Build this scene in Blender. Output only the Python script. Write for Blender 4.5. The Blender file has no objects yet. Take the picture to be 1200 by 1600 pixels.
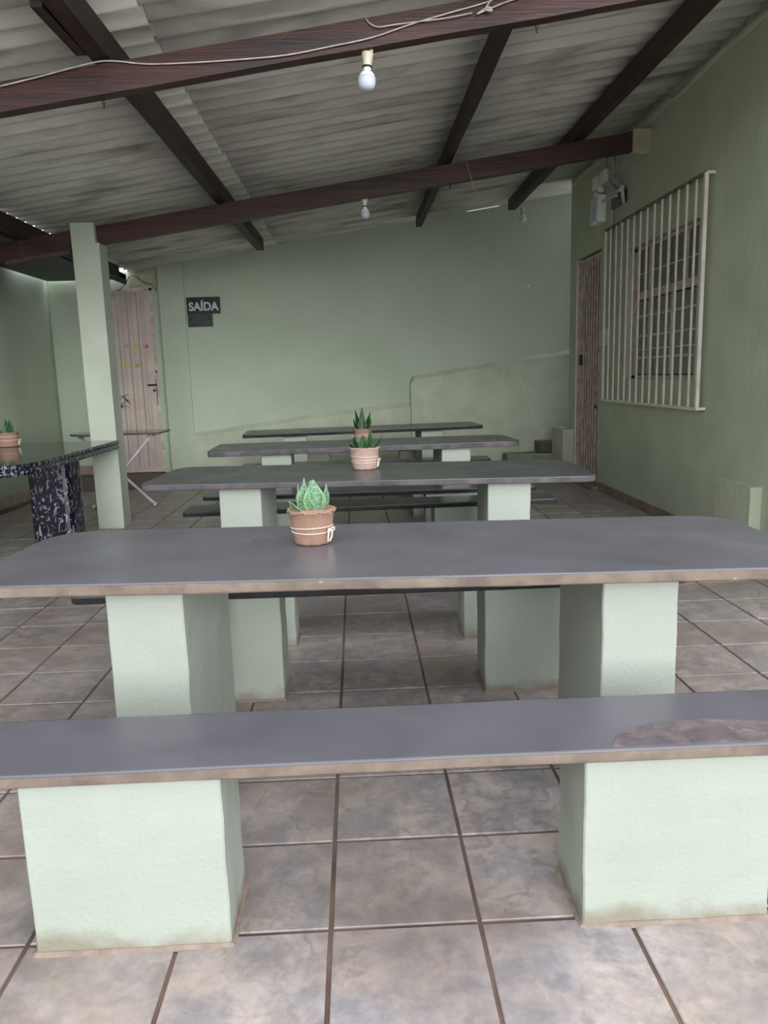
import bpy, bmesh, math, random
from mathutils import Vector, Matrix, noise
C = bpy.context.scene.collection
sc = bpy.context.scene

# ------------------------------------------------------------------ camera
CAM_H = 1.3075
cam_data = bpy.data.cameras.new('camera'); cam = bpy.data.objects.new('camera', cam_data); C.objects.link(cam)
_r = Vector((0.9989015, -0.0368969, -0.0288854)); _u = Vector((0.0349211, 0.1751268, 0.9839264)); _f = Vector((0.0312452, 0.9838543, -0.1762229))
cam.matrix_world = Matrix(((_r.x, _u.x, -_f.x, 0), (_r.y, _u.y, -_f.y, 0), (_r.z, _u.z, -_f.z, CAM_H), (0, 0, 0, 1)))
cam_data.sensor_fit = 'VERTICAL'; cam_data.sensor_height = 24.0; cam_data.sensor_width = 18.0
cam_data.lens = 1191.2 / 1600 * 24.0
cam_data.clip_start = 0.05
sc.camera = cam

# ------------------------------------------------------------------ overcast sky, exposure
world = bpy.data.worlds.new('overcast_sky'); sc.world = world; world.use_nodes = True
nt = world.node_tree; bg = nt.nodes['Background']
bg.inputs['Color'].default_value = (0.90, 0.95, 1.0, 1); bg.inputs['Strength'].default_value = 1.9
sun_d = bpy.data.lights.new('low_sky_glow', 'SUN'); sun_d.energy = 2.3; sun_d.angle = math.radians(36); sun_d.color = (.95, .98, 1.0)  # wide sun lamp added for the bright low part of the sky
sun = bpy.data.objects.new('low_sky_glow', sun_d); C.objects.link(sun)
SUN_EL, SUN_AZ = math.radians(11), math.radians(16)      # from the open yard in front, a little to the right
sun.rotation_euler = Vector((-math.sin(SUN_AZ)*math.cos(SUN_EL), math.cos(SUN_AZ)*math.cos(SUN_EL), -math.sin(SUN_EL))).to_track_quat('-Z', 'Y').to_euler()
sc.view_settings.view_transform = 'Standard'; sc.view_settings.look = 'None'
sc.view_settings.gamma = 1.0; sc.view_settings.use_curve_mapping = False
sc.view_settings.exposure = 0.27
try:
    sc.cycles.max_bounces = 12; sc.cycles.diffuse_bounces = 8; sc.cycles.sample_clamp_indirect = 6
except Exception: pass

# ------------------------------------------------------------------ helpers
rnd = random.Random(7)
def srgb(r, g, b):
    f = lambda c: (c/255/12.92) if c/255 <= .04045 else ((c/255+.055)/1.055)**2.4
    return (f(r), f(g), f(b), 1)

def mat(name, col, rough=.6, col2=None, scale=3.0, detail=4, bump=0.0, bscale=40, bdetail=3, bdist=.01, spec=.5, metal=0.0,
        stretch=None, contrast=(.35, .65), dirt=None, rvar=0.0, spots=None, streak=None, trans=0, objrand=False, bstretch=None):
    m = bpy.data.materials.new(name); m.use_nodes = True
    n = m.node_tree.nodes; l = m.node_tree.links; b = n['Principled BSDF']
    b.inputs['Roughness'].default_value = rough; b.inputs['Metallic'].default_value = metal
    b.inputs['Specular IOR Level'].default_value = spec
    if trans: b.inputs['Transmission Weight'].default_value = trans
    geo = n.new('ShaderNodeNewGeometry'); src = geo.outputs['Position']
    if objrand:
        oi = n.new('ShaderNodeObjectInfo'); mu = n.new('ShaderNodeVectorMath'); mu.operation = 'SCALE'
        cx = n.new('ShaderNodeCombineXYZ')
        for i in range(3): l.new(oi.outputs['Random'], cx.inputs[i])
        l.new(cx.outputs[0], mu.inputs[0]); mu.inputs['Scale'].default_value = 37.0
        ad = n.new('ShaderNodeVectorMath'); ad.operation = 'ADD'
        l.new(src, ad.inputs[0]); l.new(mu.outputs[0], ad.inputs[1]); src = ad.outputs[0]
    def mapped(s):
        if not s: return src
        mp = n.new('ShaderNodeMapping'); mp.inputs['Scale'].default_value = s; l.new(src, mp.inputs['Vector']); return mp.outputs[0]
    def noi(sc_, det, s=None, dist=0.0):
        t = n.new('ShaderNodeTexNoise'); t.inputs['Scale'].default_value = sc_; t.inputs['Detail'].default_value = det
        t.inputs['Distortion'].default_value = dist; l.new(mapped(s), t.inputs['Vector']); return t.outputs['Fac']
    def ramp(f, a, c, ca=(0, 0, 0, 1), cb=(1, 1, 1, 1)):
        r = n.new('ShaderNodeValToRGB'); r.color_ramp.elements[0].position = a; r.color_ramp.elements[1].position = c
        r.color_ramp.elements[0].color = ca; r.color_ramp.elements[1].color = cb; l.new(f, r.inputs[0]); return r.outputs[0]
    def mix(fac, A, B):
        x = n.new('ShaderNodeMix'); x.data_type = 'RGBA'
        if isinstance(fac, float): x.inputs[0].default_value = fac
        else: l.new(fac, x.inputs[0])
        for s, v in ((6, A), (7, B)):
            if isinstance(v, tuple): x.inputs[s].default_value = v
            else: l.new(v, x.inputs[s])
        return x.outputs[2]
    cur = col
    if col2: cur = mix(ramp(noi(scale, detail, stretch, .4), *contrast), col, col2)
    if spots:      # (colour, scale, threshold)
        cur = mix(ramp(noi(spots[1], 5, None, .25), spots[2], spots[2]+.06), cur, spots[0])
    if streak:     # (colour, scale vector, lo, hi)
        cur = mix(ramp(noi(1.0, 5, streak[1], .6), streak[2], streak[3]), cur, streak[0])
    if dirt:       # (colour, height) real grime that sits low on the thing
        sp = n.new('ShaderNodeSeparateXYZ'); l.new(geo.outputs['Position'], sp.inputs[0])
        nz = noi(9, 5); ma = n.new('ShaderNodeMath'); ma.operation = 'MULTIPLY_ADD'
        l.new(nz, ma.inputs[0]); ma.inputs[1].default_value = dirt[1]*1.8; ma.inputs[2].default_value = -dirt[1]*.22
        su = n.new('ShaderNodeMath'); su.operation = 'SUBTRACT'; l.new(ma.outputs[0], su.inputs[0]); l.new(sp.outputs[2], su.inputs[1])
        dv = n.new('ShaderNodeMath'); dv.operation = 'DIVIDE'; l.new(su.outputs[0], dv.inputs[0]); dv.inputs[1].default_value = dirt[1]*.8
        cl = n.new('ShaderNodeClamp'); l.new(dv.outputs[0], cl.inputs[0]); cl.inputs['Max'].default_value = .8
        cur = mix(cl.outputs[0], cur, dirt[0])
    if isinstance(cur, tuple): b.inputs['Base Color'].default_value = cur
    else: l.new(cur, b.inputs['Base Color'])
    if rvar:
        r = n.new('ShaderNodeMapRange'); l.new(noi(5, 4), r.inputs[0]); r.inputs[1].default_value = .3; r.inputs[2].default_value = .7
        r.inputs[3].default_value = max(rough-rvar, .02); r.inputs[4].default_value = rough+rvar; l.new(r.outputs[0], b.inputs['Roughness'])
    if bump:
        bp = n.new('ShaderNodeBump'); bp.inputs['Strength'].default_value = bump; bp.inputs['Distance'].default_value = bdist
        l.new(noi(bscale, bdetail, bstretch), bp.inputs['Height']); l.new(bp.outputs[0], b.inputs['Normal'])
    return m

def bx(bm, x0, x1, y0, y1, z0, z1, mi=0):
    v = [bm.verts.new(p) for p in ((x0,y0,z0),(x1,y0,z0),(x1,y1,z0),(x0,y1,z0),(x0,y0,z1),(x1,y0,z1),(x1,y1,z1),(x0,y1,z1))]
    for f in ((0,3,2,1),(4,5,6,7),(0,1,5,4),(1,2,6,5),(2,3,7,6),(3,0,4,7)):
        bm.faces.new([v[i] for i in f]).material_index = mi
    return v
def bar(bm, a, b, w, h=None, up=(0,0,1)):
    a, b = Vector(a), Vector(b); h = h or w; d = (b-a).normalized(); s = d.cross(Vector(up))
    if s.length < 1e-4: s = d.cross(Vector((0,1,0)))
    s.normalize(); t = s.cross(d)
    vs = [bm.verts.new(p + s*i*w/2 + t*j*h/2) for p in (a, b) for i, j in ((-1,-1),(1,-1),(1,1),(-1,1))]
    for f in ((0,1,2,3),(7,6,5,4),(0,4,5,1),(1,5,6,2),(2,6,7,3),(3,7,4,0)): bm.faces.new([vs[i] for i in f])
def tube(bm, pts, r, n=8):
    pts = [Vector(p) for p in pts]; rings = []
    s = None
    for i, p in enumerate(pts):
        d = (pts[min(i+1, len(pts)-1)] - pts[max(i-1, 0)]).normalized()
        if s is None:
            s = d.cross(Vector((0,0,1)))
            if s.length < .01: s = d.cross(Vector((0,1,0)))
        s = (s - d*s.dot(d)).normalized(); t = d.cross(s)
        rr = r[i] if isinstance(r, (list, tuple)) else r
        rings.append([bm.verts.new(p + (s*math.cos(2*math.pi*k/n) + t*math.sin(2*math.pi*k/n))*rr) for k in range(n)])
    for a, b in zip(rings, rings[1:]):
        for k in range(n): bm.faces.new((a[k], a[(k+1)%n], b[(k+1)%n], b[k])).smooth = True
    bm.faces.new(rings[0][::-1]); bm.faces.new(rings[-1])
def lathe(bm, prof, n=24, c=(0,0,0), wob=None, caps=True):
    rings = []
    for j, (r, z) in enumerate(prof):
        ring = []
        for k in range(n):
            a = 2*math.pi*k/n; rr, zz = r, z
            if wob: dr, dz = wob(j, a); rr += dr; zz += dz
            ring.append(bm.verts.new((c[0]+rr*math.cos(a), c[1]+rr*math.sin(a), c[2]+zz)))
        rings.append(ring)
    for a, b in zip(rings, rings[1:]):
        for k in range(n): bm.faces.new((a[k], a[(k+1)%n], b[(k+1)%n], b[k])).smooth = True
    if caps:
        bm.faces.new(rings[0][::-1]); bm.faces.new(rings[-1])
def smoothpath(pts, n=6):
    pts = [Vector(p) for p in pts]; out = []
    for i in range(len(pts)-1):
        p0, p1, p2, p3 = pts[max(i-1,0)], pts[i], pts[i+1], pts[min(i+2, len(pts)-1)]
        for k in range(n):
            t = k/n
            out.append(.5*((2*p1)+(-p0+p2)*t+(2*p0-5*p1+4*p2-p3)*t*t+(-p0+3*p1-3*p2+p3)*t**3))
    out.append(pts[-1]); return out
def obj(name, bm, m, parent=None, kind=None, label=None, recalc=True, bevel=0.0):
    if bevel: bmesh.ops.bevel(bm, geom=bm.edges[:], offset=bevel, segments=1, affect='EDGES')
    if recalc: bmesh.ops.recalc_face_normals(bm, faces=bm.faces[:])
    me = bpy.data.meshes.new(name); bm.to_mesh(me); bm.free()
    for x in (m if isinstance(m, (list, tuple)) else [m]): me.materials.append(x)
    o = bpy.data.objects.new(name, me); C.objects.link(o)
    if parent is not None: o.parent = parent
    if kind: o['kind'] = kind
    if label: o['label'] = label
    return o
def tag(o, label, cat, group=None):
    o['label'] = label; o['category'] = cat
    if group: o['group'] = group
    return o
def thing(name, label, cat, loc=(0,0,0), rz=0, group=None, ry=0):
    o = bpy.data.objects.new(name, None); C.objects.link(o); o.empty_display_size = .1
    o.location = loc; o.rotation_euler = (0, ry, rz); return tag(o, label, cat, group)
NB = bmesh.new

# ------------------------------------------------------------------ materials
GREEN = srgb(158, 184, 152)
M = {}
M['wall'] = mat('mint_wall_paint', srgb(187,198,177), .72, srgb(178,189,168), 1.2, 5, bump=.12, bscale=14, bdist=.012, spots=(srgb(140,150,128), 30, .76))
M['wall_r'] = mat('mint_wall_rough_paint', srgb(190,197,174), .72, srgb(178,185,162), 2.2, 6, bump=.18, bscale=11, bdetail=5, bdist=.02, spots=(srgb(198,204,184), 20, .74), bstretch=(1,1.6,.5))
M['wall_low'] = mat('mint_patch_plaster', srgb(194,200,178), .8, srgb(180,186,164), 3.5, 6, bump=.6, bscale=18, bdist=.01, spots=(srgb(118,122,106), 8, .70))
M['block'] = mat('pale_mint_stucco', srgb(167,172,162), .78, srgb(161,167,155), 2.2, 4, bump=.4, bscale=70, bdetail=4, bdist=.006,
                 dirt=(srgb(132,122,104), .085), spots=(srgb(128,130,110), 20, .77))
M['post'] = mat('pale_mint_post_paint', srgb(184,190,174), .75, srgb(176,183,165), 3, 4, bump=.2, bscale=30, bdist=.008, dirt=(srgb(165,165,145), .04), spots=(srgb(168,170,120), 7, .80))
M['mortar'] = mat('pinkish_mortar', srgb(150,134,122), .9, srgb(132,114,102), 25, 4, bump=.6, bscale=60, bdist=.005)
M['slab'] = mat('grey_burnished_cement', srgb(84,82,88), .30, srgb(106,103,109), 3.5, 2, contrast=(.15,.85), spec=.55, rvar=.04)
M['slab_d'] = mat('dark_grey_burnished_cement', srgb(70,72,74), .30, srgb(90,91,92), 3.5, 2, contrast=(.15,.85), spec=.55, rvar=.04)
M['edge_brown'] = mat('worn_brown_cement_edge', srgb(146,130,116), .55, srgb(116,102,94), 9, 6, bump=.4, bscale=35, bdist=.006, spots=(srgb(190,175,160), 22, .72))
M['edge_grey'] = mat('grey_cement_edge', srgb(112,105,108), .45, srgb(84,80,84), 9, 6, bump=.3, bscale=35, bdist=.005)
M['edge_dark'] = mat('shaded_black_cement_edge', srgb(44,43,46), .4, srgb(58,56,58), 9, 5, bump=.3, bscale=35, bdist=.005)  # black paint, with the shade of unlit edges put into the colour
M['patch'] = mat('worn_rough_cement_patch', srgb(112,98,97), .7, srgb(84,76,80), 18, 8, bump=.5, bscale=60, bdist=.004, spots=(srgb(128,112,108), 40, .66))
M['grout'] = mat('brown_grout', srgb(120,97,84), .9, srgb(88,70,62), 5, 5, bump=.4, bscale=50, bdist=.004)
M['wood'] = mat('dark_red_hardwood', srgb(72,35,28), .5, srgb(38,20,18), 2.5, 6, bump=.35, bscale=12, bdist=.006, stretch=(.6,6,9), bstretch=(.5,8,8), spots=(srgb(110,62,46), 6, .68))
M['wood_p'] = mat('dark_purlin_wood', srgb(62,42,34), .6, srgb(36,26,23), 3, 6, bump=.4, bscale=12, bdist=.006, stretch=(7,.6,7), bstretch=(8,.5,8))
M['sheet'] = mat('weathered_fibre_cement', srgb(228,226,218), .85, srgb(198,195,185), 2.0, 8, bump=.2, bscale=50, bdist=.003, stretch=(.7,1.4,1), contrast=(.3,.75), objrand=True,
                 streak=(srgb(118,118,102), (1.3, 6, 1), .50, .80))
M['white_pl'] = mat('white_plastic', srgb(244,245,246), .35, srgb(238,238,236), 6)
M['cream_pl'] = mat('aged_porcelain', srgb(222,212,192), .4, srgb(196,184,160), 14)
M['bulb'] = mat('frosted_bulb', srgb(205,212,228), .3, srgb(190,198,214), 5)
M['wire'] = mat('white_cable', srgb(205,196,184), .5, srgb(170,160,150), 20)
M['wire_g'] = mat('green_grey_cable', srgb(96,110,92), .6, srgb(70,80,68), 20)
M['rust_door'] = mat('rust_brown_metal', srgb(84,58,50), .6, srgb(56,38,33), 9, 6, bump=.3, bscale=30, bdist=.004, stretch=(1,1,.2))
M['rust_bar'] = mat('rusty_pinkish_metal', srgb(220,202,188), .55, srgb(180,156,144), 9, 5, bump=.3, bscale=30, bdist=.003, spots=(srgb(84,52,42), 14, .68))
M['grille'] = mat('cream_painted_metal', srgb(232,226,212), .5, srgb(214,204,190), 10, 4, spots=(srgb(120,84,66), 26, .72))
M['grille_top'] = mat('rusted_cream_metal', srgb(150,128,108), .6, srgb(96,74,62), 14, 5, spots=(srgb(70,48,40), 18, .58))
M['win_frame'] = mat('faded_pinkish_window_metal', srgb(214,198,184), .55, srgb(180,162,150), 12, 5, spots=(srgb(100,74,64), 20, .68))
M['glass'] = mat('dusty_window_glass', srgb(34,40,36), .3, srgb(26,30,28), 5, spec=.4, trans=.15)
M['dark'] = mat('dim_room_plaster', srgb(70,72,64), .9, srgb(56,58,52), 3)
M['pink_door'] = mat('pinkish_beige_sheet_metal', srgb(206,190,180), .45, srgb(194,177,167), 4, 4, bump=.05, bscale=20, spots=(srgb(120,84,70), 24, .76))
M['chip'] = mat('bare_scratched_metal', srgb(235,228,215), .5, srgb(200,190,175), 20)
M['black_pl'] = mat('black_plastic', srgb(24,22,22), .4, srgb(34,32,30), 10)
M['sign_green'] = mat('dark_green_sign_board', srgb(14,30,24), .35, srgb(18,36,28), 6)
M['sign_text'] = mat('pale_sign_lettering', srgb(205,210,222), .4, srgb(198,204,214), 20)
M['sign_dim'] = mat('faint_sign_print', srgb(92,116,108), .4, srgb(84,106,98), 20)
M['granite'] = mat('black_and_white_granite', srgb(16,16,24), .12, srgb(26,26,46), 9, 4, spec=.6, spots=(srgb(140,138,142), 44, .60), streak=(srgb(128,126,136), (46, 46, 13), .56, .61))
M['gr_top'] = mat('polished_dark_granite_top', srgb(30,31,34), .08, srgb(62,60,62), 7, 5, spec=.9, stretch=(1,5,1), contrast=(.45,.6))
M['steel'] = mat('white_painted_tube', srgb(206,206,210), .35, srgb(190,190,194), 10)
M['grey_top'] = mat('smoky_folding_top', srgb(96,96,92), .12, srgb(80,80,78), 6, spec=.7)
M['gutter'] = mat('dark_green_black_metal', srgb(38,44,42), .55, srgb(28,32,30), 4, 5, bump=.2, bscale=10)
M['lintel'] = mat('pale_bare_plaster', srgb(186,182,160), .85, srgb(160,156,134), 8, 5, bump=.6, bscale=25, bdist=.008)
M['skirt'] = mat('brown_ceramic_skirting', srgb(146,124,110), .4, srgb(118,98,88), 8, 5, objrand=True)
M['skirt_pink'] = mat('dusty_pink_skirting', srgb(160,144,132), .5, srgb(138,122,112), 6, 5)
M['soil'] = mat('dark_potting_soil', srgb(50,36,34), .95, srgb(30,22,22), 60, 5, bump=1, bscale=120, bdist=.01)
M['twine'] = mat('white_twine', srgb(238,222,206), .8, srgb(226,206,190), 60)
M['step'] = mat('painted_concrete_step', srgb(140,146,124), .8, srgb(118,124,104), 6, 5, bump=.4, bscale=20)
M['step_tile'] = mat('dark_brown_tile', srgb(96,82,74), .5, srgb(70,60,56), 8, 5)
M['ground'] = mat('courtyard_concrete', srgb(178,172,164), .85, srgb(160,154,146), 2, 6, bump=.3, bscale=30)
def sticker(n, c): return mat(n, srgb(*c), .5, srgb(*[int(v*.93) for v in c]), 30)

def tile_mat():
    m = bpy.data.materials.new('marbled_ceramic_tile'); m.use_nodes = True
    n = m.node_tree.nodes; l = m.node_tree.links; b = n['Principled BSDF']
    geo = n.new('ShaderNodeNewGeometry'); oi = n.new('ShaderNodeObjectInfo')
    cx = n.new('ShaderNodeCombineXYZ'); [l.new(oi.outputs['Random'], cx.inputs[i]) for i in range(3)]
    s = n.new('ShaderNodeVectorMath'); s.operation = 'SCALE'; s.inputs['Scale'].default_value = 41; l.new(cx.outputs[0], s.inputs[0])
    ad = n.new('ShaderNodeVectorMath'); l.new(geo.outputs['Position'], ad.inputs[0]); l.new(s.outputs[0], ad.inputs[1]); P = ad.outputs[0]
    def noi(src, sc_, det, dist=0, rough=.55):
        t = n.new('ShaderNodeTexNoise'); t.inputs['Scale'].default_value = sc_; t.inputs['Detail'].default_value = det
        t.inputs['Distortion'].default_value = dist; t.inputs['Roughness'].default_value = rough; l.new(src, t.inputs['Vector']); return t.outputs['Fac']
    def ramp(f, els):
        r = n.new('ShaderNodeValToRGB'); e = r.color_ramp.elements
        while len(e) < len(els): e.new(.5)
        for k, (p, c) in enumerate(els): e[k].position = p; e[k].color = c
        l.new(f, r.inputs[0]); return r.outputs[0]
    def mix(f, A, B, bt='MIX'):
        x = n.new('ShaderNodeMix'); x.data_type = 'RGBA'; x.blend_type = bt
        for i, v in ((0, f), (6, A), (7, B)):
            if isinstance(v, (tuple, float)): x.inputs[i].default_value = v
            else: l.new(v, x.inputs[i])
        return x.outputs[2]
    base = ramp(noi(P, 5.5, 6, .2), [(.30, srgb(160,156,162)), (.46, srgb(186,175,174)), (.60, srgb(198,183,176)), (.75, srgb(186,181,187))])
    cloud = ramp(noi(P, 8, 8, .3, .68), [(.38, (1,1,1,1)), (.56, (0,0,0,1))])
    fine = ramp(noi(P, 26, 6, .3, .7), [(.36, (.80,.78,.78,1)), (.60, (1,1,1,1))])
    c1 = mix(1.0, mix(cloud, base, srgb(150,147,151)), fine, 'MULTIPLY')
    vein = n.new('ShaderNodeMath'); vein.operation = 'ABSOLUTE'
    sb = n.new('ShaderNodeMath'); sb.operation = 'SUBTRACT'; l.new(noi(P, 7, 4, .25, .55), sb.inputs[0]); sb.inputs[1].default_value = .5; l.new(sb.outputs[0], vein.inputs[0])
    vm = ramp(vein.outputs[0], [(0.0, (.5,.5,.5,1)), (.05, (0,0,0,1))])
    gate = ramp(noi(P, 4, 3), [(.48, (0,0,0,1)), (.6, (1,1,1,1))])
    c2 = mix(mix(1.0, vm, gate, 'MULTIPLY'), c1, srgb(112,104,104))
    spk = ramp(noi(P, 55, 2), [(.71, (0,0,0,1)), (.77, (1,1,1,1))])
    c3 = mix(mix(1.0, spk, (.6,.6,.6,1), 'MULTIPLY'), c2, srgb(108,96,90))
    # brown grime: broad traffic stains, in world space
    gr = ramp(noi(geo.outputs['Position'], 1.7, 6, .5), [(.42, (0,0,0,1)), (.72, (.75,.75,.75,1))])
    c4 = mix(gr, c3, srgb(142,124,108))
    c5 = mix(ramp(noi(geo.outputs['Position'], .9, 5, .3), [(.42, (0,0,0,1)), (.64, (.42,.42,.42,1))]), c4, srgb(118,102,92))
    l.new(c5, b.inputs['Base Color'])
    rr = n.new('ShaderNodeMapRange'); l.new(noi(P, 8, 4), rr.inputs[0]); rr.inputs[1].default_value = .3; rr.inputs[2].default_value = .7; rr.inputs[3].default_value = .28; rr.inputs[4].default_value = .48
    l.new(rr.outputs[0], b.inputs['Roughness']); b.inputs['Specular IOR Level'].default_value = .5
    bp = n.new('ShaderNodeBump'); bp.inputs['Strength'].default_value = .12; bp.inputs['Distance'].default_value = .004
    l.new(noi(P, 22, 4), bp.inputs['Height']); l.new(bp.outputs[0], b.inputs['Normal'])
    return m
M['tile'] = tile_mat()

def burlap(name, c1, c2):
    m = bpy.data.materials.new(name); m.use_nodes = True
    n = m.node_tree.nodes; l = m.node_tree.links; b = n['Principled BSDF']; b.inputs['Roughness'].default_value = .9
    tc = n.new('ShaderNodeTexCoord'); uv = tc.outputs['UV']
    def wave(d):
        w = n.new('ShaderNodeTexWave'); w.bands_direction = d; w.inputs['Scale'].default_value = 1.0; w.inputs['Distortion'].default_value = 2.2
        mp = n.new('ShaderNodeMapping'); mp.inputs['Scale'].default_value = (7, 4.6, 1); l.new(uv, mp.inputs[0]); l.new(mp.outputs[0], w.inputs[0]); return w.outputs['Fac']
    mu = n.new('ShaderNodeMath'); mu.operation = 'MULTIPLY'; l.new(wave('X'), mu.inputs[0]); l.new(wave('Y'), mu.inputs[1])
    x = n.new('ShaderNodeMix'); x.data_type = 'RGBA'; l.new(mu.outputs[0], x.inputs[0]); x.inputs[6].default_value = c2; x.inputs[7].default_value = c1
    l.new(x.outputs[2], b.inputs['Base Color'])
    bp = n.new('ShaderNodeBump'); bp.inputs['Strength'].default_value = .6; bp.inputs['Distance'].default_value = .003; l.new(mu.outputs[0], bp.inputs['Height']); l.new(bp.outputs[0], b.inputs['Normal'])
    return m
M['burlap'] = burlap('brown_burlap', srgb(204,172,150), srgb(140,106,88))
M['burlap_p'] = burlap('pink_beige_burlap', srgb(216,188,176), srgb(176,146,134))
def leaf_mat(name, mid, dark, edge):
    m = bpy.data.materials.new(name); m.use_nodes = True
    n = m.node_tree.nodes; l = m.node_tree.links; b = n['Principled BSDF']; b.inputs['Roughness'].default_value = .38
    tc = n.new('ShaderNodeTexCoord'); sp = n.new('ShaderNodeSeparateXYZ'); l.new(tc.outputs['UV'], sp.inputs[0])
    mp = n.new('ShaderNodeMapping'); mp.inputs['Scale'].default_value = (4, 34, 1); l.new(tc.outputs['UV'], mp.inputs[0])
    t = n.new('ShaderNodeTexNoise'); t.inputs['Scale'].default_value = 1.0; t.inputs['Detail'].default_value = 4; t.inputs['Distortion'].default_value = 1.2; l.new(mp.outputs[0], t.inputs[0])
    r = n.new('ShaderNodeValToRGB'); r.color_ramp.elements[0].position = .42; r.color_ramp.elements[1].position = .58
    r.color_ramp.elements[0].color = dark; r.color_ramp.elements[1].color = mid; l.new(t.outputs[0], r.inputs[0])
    a = n.new('ShaderNodeMath'); a.operation = 'SUBTRACT'; l.new(sp.outputs[0], a.inputs[0]); a.inputs[1].default_value = .5
    ab = n.new('ShaderNodeMath'); ab.operation = 'ABSOLUTE'; l.new(a.outputs[0], ab.inputs[0])
    e = n.new('ShaderNodeValToRGB'); e.color_ramp.elements[0].position = .44; e.color_ramp.elements[1].position = .48; l.new(ab.outputs[0], e.inputs[0])
    x = n.new('ShaderNodeMix'); x.data_type = 'RGBA'; l.new(e.outputs[0], x.inputs[0]); l.new(r.outputs[0], x.inputs[6]); x.inputs[7].default_value = edge
    l.new(x.outputs[2], b.inputs['Base Color']); return m
M['leaf'] = leaf_mat('banded_snake_plant_leaf', srgb(132,166,134), srgb(62,104,72), srgb(140,170,118))
M['leaf_k'] = mat('blackish_green_leaf', srgb(24,36,26), .4, srgb(16,26,18), 20)
M['leaf_d'] = leaf_mat('dark_snake_plant_leaf', srgb(48,92,52), srgb(20,48,30), srgb(70,110,60))

# ------------------------------------------------------------------ floor
YB = 10.2            # inner face of the back wall
XL, XR = -3.88, 2.63 # inner faces of side walls
bm = NB(); bx(bm, -9, 7, -7, 13, -.2, -.004); floor = obj('floor', bm, [M['grout']], kind='structure')
bm = NB(); bx(bm, -60, 60, -90, -.5, -.003, .0); obj('floor_yard', bm, M['ground'], kind='structure')
bm = NB(); bx(bm, XR+.2, 7, -.5, 9.3, -.003, .0); obj('floor_side', bm, M['ground'], kind='structure')
TW, TD, TX, TY = .36, .3528, -.1055, 1.631
def tile_mesh():
    bm = NB(); g = .0055; w, d = TW/2-g, TD/2-g; c = .0025
    bot = [bm.verts.new((x*w, y*d, -.006)) for x, y in ((-1,-1),(1,-1),(1,1),(-1,1))]
    lo = [bm.verts.new((x*w, y*d, -.0015)) for x, y in ((-1,-1),(1,-1),(1,1),(-1,1))]
    up = [bm.verts.new((x*(w-c), y*(d-c), .0005)) for x, y in ((-1,-1),(1,-1),(1,1),(-1,1))]
    bm.faces.new(up)
    for k in range(4):
        j = (k+1) % 4
        bm.faces.new((bot[k], bot[j], lo[j], lo[k])); bm.faces.new((lo[k], lo[j], up[j], up[k]))
    me = bpy.data.meshes.new('floor_tile'); bm.to_mesh(me); bm.free(); me.materials.append(M['tile']); return me
tm = tile_mesh()
ci = [i for i in range(-12, 14)]; cells = []
for j in range(-6, 25):
    for i in ci:
        x, y = TX+(i+.5)*TW, TY+(j+.5)*TD
        if x < XL+.1 or x > 4.6 or (x > XR+.1 and y < 9.4) or y > YB: continue
        if x-TW/2 < XL-.1: continue
        ok = False
        if y > 1.0:
            d = Vector((x, y, -CAM_H)); z = d.dot(_f)
            u, v = d.dot(_r)/z*1191+600, 800-d.dot(_u)/z*1191
            ok = -120 < u < 1320 and 600 < v < 1720
        cells.append((0 if ok else 1, y, x, i, j))
cells.sort()
stuffb = NB(); nn = 0
for k, (fl, y, x, i, j) in enumerate(cells):
    r2 = random.Random(i*131+j*17)
    if fl == 0 and nn < 300:
        o = bpy.data.objects.new('floor_tile', tm); C.objects.link(o); o.parent = floor
        o.location = (x + r2.uniform(-.0012, .0012), y + r2.uniform(-.0012, .0012), r2.uniform(-.0005, .0008))
        o.rotation_euler = (r2.uniform(-.0015, .0015), r2.uniform(-.0015, .0015), r2.uniform(-.002, .002)); nn += 1
    else:
        g = .0055; bx(stuffb, x-TW/2+g, x+TW/2-g, y-TD/2+g, y+TD/2-g, -.006, .0)
o = obj('distant_floor_tiles', stuffb, M['tile'], floor, kind='stuff')

# ------------------------------------------------------------------ walls
def roofz(x): return 3.125 + .145*x          # mid plane of the corrugated roof
def wallbox(bm, x0, x1, y0, y1, z0, z1, top=None):
    v = bx(bm, x0, x1, y0, y1, z0, z1)
    if top:
        for q in v[4:]: q.co.z = top(q.co.x)
bm = NB()
WT = lambda x: roofz(x) + .004
wallbox(bm, -2.45, 1.5, YB, YB+.2, -.05, 3, WT); wallbox(bm, 1.5, 1.92, YB, YB+.2, -.05, 3, lambda x: WT(x)-.012); wallbox(bm, 1.92, 5.2, YB, YB+.2, -.05, 3, WT)
back = obj('wall_back', bm, M['wall'], kind='structure')
# flat pilaster band and thickened old plaster at the foot, with sloping tops
bm = NB(); wallbox(bm, -2.47, -2.15, YB-.045, YB+.002, .0, 3, lambda x: WT(x)-.01); obj('pilaster', bm, M['wall'], back, label='flat pilaster strip on the back wall')
def relief(pts, th, name, lab):
    bm = NB(); n = len(pts)
    bk = [bm.verts.new((x, YB+.004, z)) for x, z in pts]
    fr = []
    zc = min(p[1] for p in pts)
    for x, z in pts: fr.append(bm.verts.new((x, YB-th, z if z <= zc+.01 else z-.06)))
    bm.faces.new(bk[::-1]); bm.faces.new(fr)
    for k in range(n): bm.faces.new((bk[k], bk[(k+1)%n], fr[(k+1)%n], fr[k]))
    return obj(name, bm, M['wall_low'], back, label=lab)
relief([(-2.15,0),(.715,0),(.715,.95),(.10,.905),(-.60,.83),(-1.5,.72),(-1.9,.66),(-2.15,.64)], .05, 'plaster_plinth', 'low sloping band of rough plaster on the left')
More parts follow.
